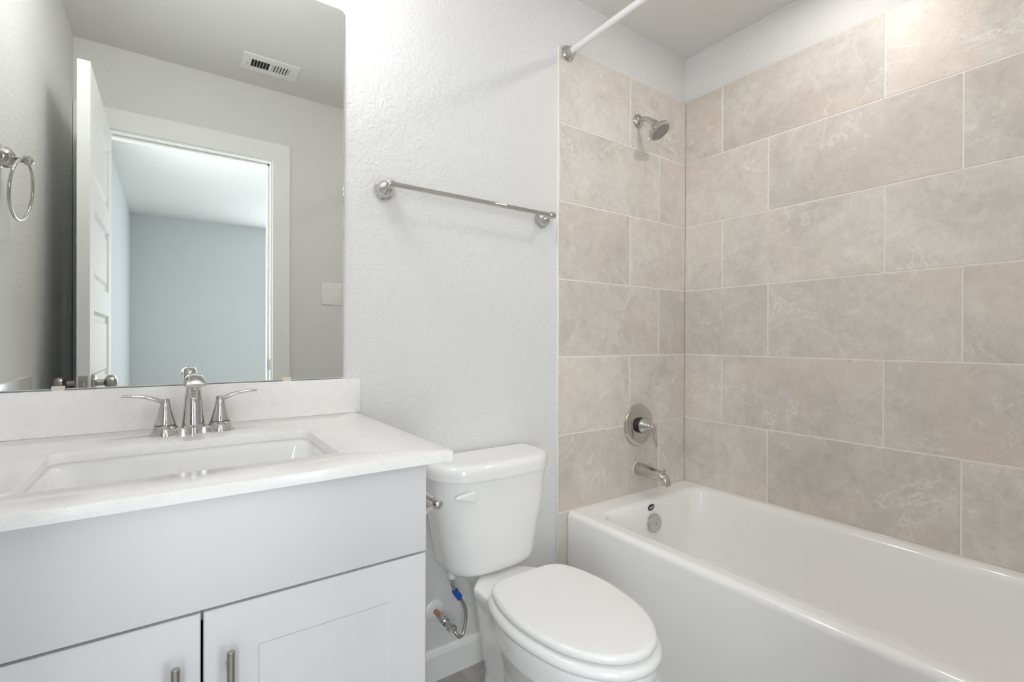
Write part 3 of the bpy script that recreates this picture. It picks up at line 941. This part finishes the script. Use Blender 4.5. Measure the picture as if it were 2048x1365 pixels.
tc = bpy.data.curves.new('badge_lettering', 'FONT')
tc.body = 'Aker'
tc.size = 0.0150
tc.shear = 0.35
tc.offset = -0.00005
tc.align_x = 'CENTER'; tc.align_y = 'CENTER'
tc.extrude = 0.0003
tmp = bpy.data.objects.new('lettering_source', tc)
C.objects.link(tmp)
bpy.context.view_layer.update()
me = bpy.data.meshes.new_from_object(tmp.evaluated_get(bpy.context.evaluated_depsgraph_get()))
bpy.data.objects.remove(tmp)
me.name = 'lettering'
me.materials.clear(); me.materials.append(BADGEW)
lm = Matrix((bu, bv, nax)).transposed().to_4x4(); lm.translation = lc + nax * 0.0014
me.transform(lm)
lo = bpy.data.objects.new('lettering', me); C.objects.link(lo); lo.parent = badge
link('drain', lathe([(0, 0), (0.034, 0), (0.034, 0.002), (0.028, 0.004), (0.020, 0.003), (0, 0.003)], (-0.365, -0.31, 0.0762), (0, 0, 1), 32), CHROME, tub)

# ================================================================== TUB SPOUT, VALVE, SHOWER HEAD, ROD
ts = thing('tub_spout', 'chrome tub spout with diverter knob on the tile above the tub', 'tub spout', (-0.342, 0, 0.55))
bm = bmesh.new()
sx, sz = -0.342, 0.552
path = spline([(sx, -0.0035, sz), (sx, -0.05, sz - 0.001), (sx, -0.10, sz - 0.003), (sx, -0.132, sz - 0.007), (sx, -0.150, sz - 0.016), (sx, -0.157, sz - 0.032), (sx, -0.158, sz - 0.040)], 6)
def sec(i, f):
    K = [(0, .0290, .0300), (.35, .0255, .0235), (.6, .0225, .0185), (.8, .0195, .0165), (1, .0175, .0165)]
    for (f0, a0, b0), (f1, a1, b1) in zip(K[:-1], K[1:]):
        if f <= f1 + 1e-9:
            t = (f - f0) / (f1 - f0)
            return ell(a0 + (a1 - a0) * t, b0 + (b1 - b0) * t, 28)
rings = []
for i, p in enumerate(path):
    n = len(path)
    t = (path[min(i + 1, n - 1)] - path[max(i - 1, 0)]).normalized()
    s_ = Vector((1, 0, 0)); u = s_.cross(t).normalized()
    rings.append([p + s_ * a + u * b for a, b in sec(i, i / (n - 1))])
add_loft(bm, rings)
link('spout_body', bm, CHROME, ts, 50)
link('sealant_ring', lathe([(0, 0), (0.0315, 0), (0.0315, 0.003), (0, 0.0034)], (sx, -0.0003, sz), (0, -1, 0), 40), PLASTIC, ts)
link('diverter_knob', lathe([(0, 0), (0.0035, 0), (0.0035, 0.012), (0.0060, 0.018), (0.0075, 0.022), (0.0060, 0.0245), (0, 0.025)], (sx, -0.143, sz + 0.004), (0, -0.2, 1), 20), CHROME, ts)

sv = thing('shower_valve', 'round chrome shower valve plate with lever, on the tile above the spout', 'shower valve', (-0.336, 0, 0.7475))
vo = Vector((-0.338, -0.0002, 0.7475))
link('escutcheon', lathe([(0, 0), (0.0915, 0), (0.0925, 0.003), (0.0905, 0.007), (0.086, 0.0088), (0.055, 0.0110), (0.040, 0.0120), (0, 0.0120)], vo, (0, -1, 0), 64), CHROME, sv)
link('sleeve', lathe([(0, 0), (0.035, 0), (0.0345, 0.016), (0.033, 0.019), (0, 0.019)], vo + Vector((0, -0.0115, 0)), (0, -1, 0), 40), BLACK, sv)
vh = link('handle', lathe([(0, 0), (0.0335, 0), (0.0330, 0.004), (0.0240, 0.020), (0.0155, 0.034), (0.0115, 0.043), (0.0105, 0.052), (0.008, 0.057), (0, 0.058)], vo + Vector((0, -0.0300, 0)), (0, -1, 0), 40), CHROME, sv)
bm = bmesh.new()
hb = vo + Vector((0, -0.082, 0))
path = spline([hb + Vector((0.000, 0.004, 0.010)), hb + Vector((0.004, -0.002, -0.006)), hb + Vector((0.008, -0.003, -0.028)), hb + Vector((0.012, -0.002, -0.055)), hb + Vector((0.0145, -0.006, -0.085))], 6)
add_sweep(bm, path, lambda i, f: ell(0.0110 - 0.0030 * f - (0.002 if f > 0.95 else 0), 0.0080 - 0.0030 * f, 20), up=(0, -1, 0))
link('lever', bm, CHROME, vh, 60)

sh = thing('showerhead', 'chrome round shower head on a bent arm high on the tiled wall', 'shower head', (-0.348, 0, 2.107))
ax0 = Vector((-0.348, 0, 2.107))
link('flange', lathe([(0, 0), (0.0295, 0), (0.0305, 0.003), (0.0290, 0.007), (0.0200, 0.0140), (0.0130, 0.0175), (0.011, 0.018), (0, 0.018)], ax0 + Vector((0, -0.0002, 0)), (0, -1, 0), 40), CHROME, sh)
bm = bmesh.new()
dirv = Vector((0.14, -0.56, -0.82)).normalized()
e1 = ax0 + Vector((0.005, -0.074, -0.028))
ap = spline([ax0 + Vector((0, -0.015, 0)), ax0 + Vector((0, -0.032, -0.001)), ax0 + Vector((0.001, -0.054, -0.010)), e1], 8)
add_tube(bm, ap, 0.0105, 20)
link('arm', bm, CHROME, sh)
bm = bmesh.new()
add_lathe(bm, [(0, 0), (0.0125, 0), (0.0130, 0.010), (0.0125, 0.012), (0, 0.012)], e1 - dirv * 0.004, dirv, 28)
add_lathe(bm, [(0, 0), (0.0165, 0), (0.0185, 0.002), (0.0195, 0.018), (0.0165, 0.021), (0.0150, 0.028), (0, 0.028)], e1 + dirv * 0.008, dirv, 8)
link('collar_nut', bm, CHROME, sh, 30)
hb = e1 + dirv * 0.030
hd = link('head', lathe([(0, 0), (0.017, 0), (0.021, 0.004), (0.034, 0.012), (0.0445, 0.019), (0.0490, 0.026), (0.0490, 0.031), (0.0455, 0.0355), (0.0400, 0.0370), (0, 0.0370)], hb, dirv, 48), CHROME, sh)
fo = link('spray_face', lathe([(0, 0), (0.0405, 0), (0.0400, 0.0012), (0.036, 0.0018), (0, 0.0026)], hb + dirv * 0.0365, dirv, 40), FACE, sh)
bm = bmesh.new()
Mf = frame_at(hb + dirv * 0.0378, dirv)
for rad_, cnt in ((0.008, 6), (0.015, 10), (0.022, 16), (0.029, 22), (0.0345, 28)):
    for k in range(cnt):
        a = 2 * PI * k / cnt + rad_ * 40
        add_lathe(bm, [(0, 0), (0.0013, 0), (0.0011, 0.0022), (0, 0.0024)], Mf @ Vector((rad_ * math.cos(a), rad_ * math.sin(a), 0)), dirv, 6)
nz = link('nozzles', bm, GREYNUB, fo, 0)
nz['kind'] = 'stuff'
dn = (Vector((-0.2, 0, -1)) - dirv * Vector((-0.2, 0, -1)).dot(dirv)).normalized()
link('spray_tab', lathe([(0, 0), (0.0035, 0), (0.0045, 0.006), (0.0045, 0.012), (0.003, 0.014), (0, 0.0145)], hb + dirv * 0.029 + dn * 0.046, dn, 16), PLASTIC, hd)

rod = thing('shower_rod', 'straight white shower curtain rod with chrome flange above the tub edge', 'curtain rod', (-0.769, -0.75, 2.2640))
RX, RZ = -0.769, 2.2640
link('rod_tube', lathe([(0, 0), (0.0125, 0), (0.0125, 1.472), (0, 1.472)], (RX, -0.016, RZ), (0, -1, 0), 32), simple('satin_white_rod', (0.80, 0.80, 0.79), 0.25), rod)
FL = [(0, 0), (0.0300, 0), (0.0310, 0.002), (0.0300, 0.005), (0.0260, 0.006), (0.0265, 0.010), (0.0240, 0.0125), (0.0215, 0.0130), (0.0215, 0.020), (0.0180, 0.0225), (0.0165, 0.028), (0.0135, 0.030), (0, 0.030)]
link('flange', lathe(FL, (RX, -0.0003, RZ), (0, -1, 0), 40), CHROME, rod)
link('flange', lathe(FL, (RX, YO + 0.0003, RZ), (0, 1, 0), 40), CHROME, rod)

# ================================================================== CEILING VENT, SWITCH, LAMPS
vent = thing('ceiling_vent', 'white rectangular louvred ceiling vent, seen in the mirror', 'vent', (-1.643, -1.256, CZ))
vx0, vx1, vy0, vy1 = -1.771, -1.517, -1.335, -1.177
bm = bmesh.new()
fz0, fz1 = CZ - 0.006, CZ - 0.0003
ix0, ix1, iy0, iy1 = vx0 + 0.040, vx1 - 0.040, vy0 + 0.036, vy1 - 0.044
xm = (ix0 + ix1) / 2
for a, b in (((vx0, vy0), (ix0, vy1)), ((ix1, vy0), (vx1, vy1)), ((ix0, vy0), (ix1, iy0)), ((ix0, iy1), (ix1, vy1)), ((xm - .005, iy0), (xm + .005, iy1))):
    add_box(bm, (a[0], a[1], fz0), (b[0], b[1], fz1))
link('frame', bm, WHITEMETAL, vent, 0)
link('duct_throat', box((ix0, iy0, CZ - 0.0012), (ix1, iy1, CZ - 0.0004)), DUCT, vent, 0)
for half, (h0, h1, s_) in enumerate(((ix0, xm - .005, -1), (xm + .005, ix1, 1))):
    for k in range(6):
        x = h0 + (h1 - h0) * (k + 0.5) / 6 
        wv = (h1 - h0) / 6
        dxa, dxb = (-0.10 * wv, 0.10 * wv) if s_ < 0 else (-0.42 * wv, 0.34 * wv)
        bm = bmesh.new()
        xe = x + (0.40 * wv if s_ < 0 else 0)
        ps = [(xe + dxa, fz0 + 0.0003), (xe + dxa + 0.0009, fz0 + 0.0003), (xe + dxb + 0.0009, CZ - 0.0013), (xe + dxb, CZ - 0.0013)]
        add_loft(bm, [[Vector((px_, iy0, pz_)) for px_, pz_ in ps], [Vector((px_, iy1, pz_)) for px_, pz_ in ps]])
        link('louver', bm, WHITEMETAL, vent, 0)
link('screw', lathe([(0, 0), (0.004, 0), (0.003, 0.0015), (0, 0.0018)], (vx0 + 0.026, (iy0 + iy1) / 2 - 0.01, fz0), (0, 0, -1), 12), GREYNUB, vent)

sw = thing('light_switch', 'white double rocker light switch right of the doorway, seen in the mirror', 'light switch', (-1.275, YO, 1.396))
link('cover_plate', box((-1.3345, YO + 0.0002, 1.331), (-1.2165, YO + 0.0065, 1.461), 0.003, 2), PLASTIC, sw)
for sx_ in (-1.2995, -1.2520):
    bm = bmesh.new()
    y_ = YO + 0.0062
    prof = [(y_, 1.362), (y_ + 0.0010, 1.362), (y_ + 0.0016, 1.396), (y_ + 0.0042, 1.430), (y_, 1.430)]
    add_loft(bm, [[Vector((x, y, z)) for y, z in prof] for x in (sx_ - 0.0165, sx_ + 0.0165)])
    link('rocker', bm, PLASTIC, sw, 0)
    for z in (1.346, 1.446):
        link('screw', lathe([(0, 0), (0.0032, 0), (0.0026, 0.001), (0, 0.0012)], (sx_, YO + 0.0063, z), (0, 1, 0), 12), WHITEMETAL, sw)

vl = thing('vanity_light', 'chrome three-shade wall light mounted above the mirror', 'wall light', (-2.0, WB, 2.27))
link('backplate', box((-2.14, -0.016, 2.325), (-1.78, WB - 0.0005, 2.405), 0.006, 2), CHROME, vl)
for lx in (-2.06, -1.96, -1.86):
    bm = bmesh.new()
    add_tube(bm, spline([(lx, -0.014, 2.365), (lx, -0.07, 2.370), (lx, -0.155, 2.360), (lx, -0.160, 2.332)], 6), 0.007, 14, up=(1, 0, 0))
    add_lathe(bm, [(0, 0), (0.024, 0), (0.026, 0.02), (0.012, 0.03), (0, 0.03)], (lx, -0.16, 2.305), (0, 0, 1), 24)
    arm_ = link('arm', bm, CHROME, vl)
    link('glass_shade', lathe([(0, 0), (0.030, 0), (0.037, 0.008), (0.037, 0.055), (0.033, 0.090), (0.026, 0.11), (0, 0.11)], (lx, -0.16, 2.200), (0, 0, 1), 32), SHADE, arm_)

dl = thing('ceiling_downlight', 'round recessed ceiling lamp above the bathtub', 'ceiling light', (-0.40, -0.76, CZ))
rp = [(0.0385, 0), (0.088, 0), (0.086, 0.004), (0.066, 0.006), (0.0385, 0.002)]
link('trim_ring', loft([[Vector((-0.40 + r_ * math.cos(2 * PI * k / 48), -0.76 + r_ * math.sin(2 * PI * k / 48), CZ - 0.0004 - h_r)) for k in range(48)] for r_, h_r in rp], closed=True), WHITEMETAL, dl)
link('lens', lathe([(0, 0), (0.038, 0), (0.038, 0.002), (0, 0.003)], (-0.40, -0.76, CZ - 0.0006), (0, 0, -1), 40), LENS, dl)

bpy.context.view_layer.update()

bpy.context.view_layer.update()
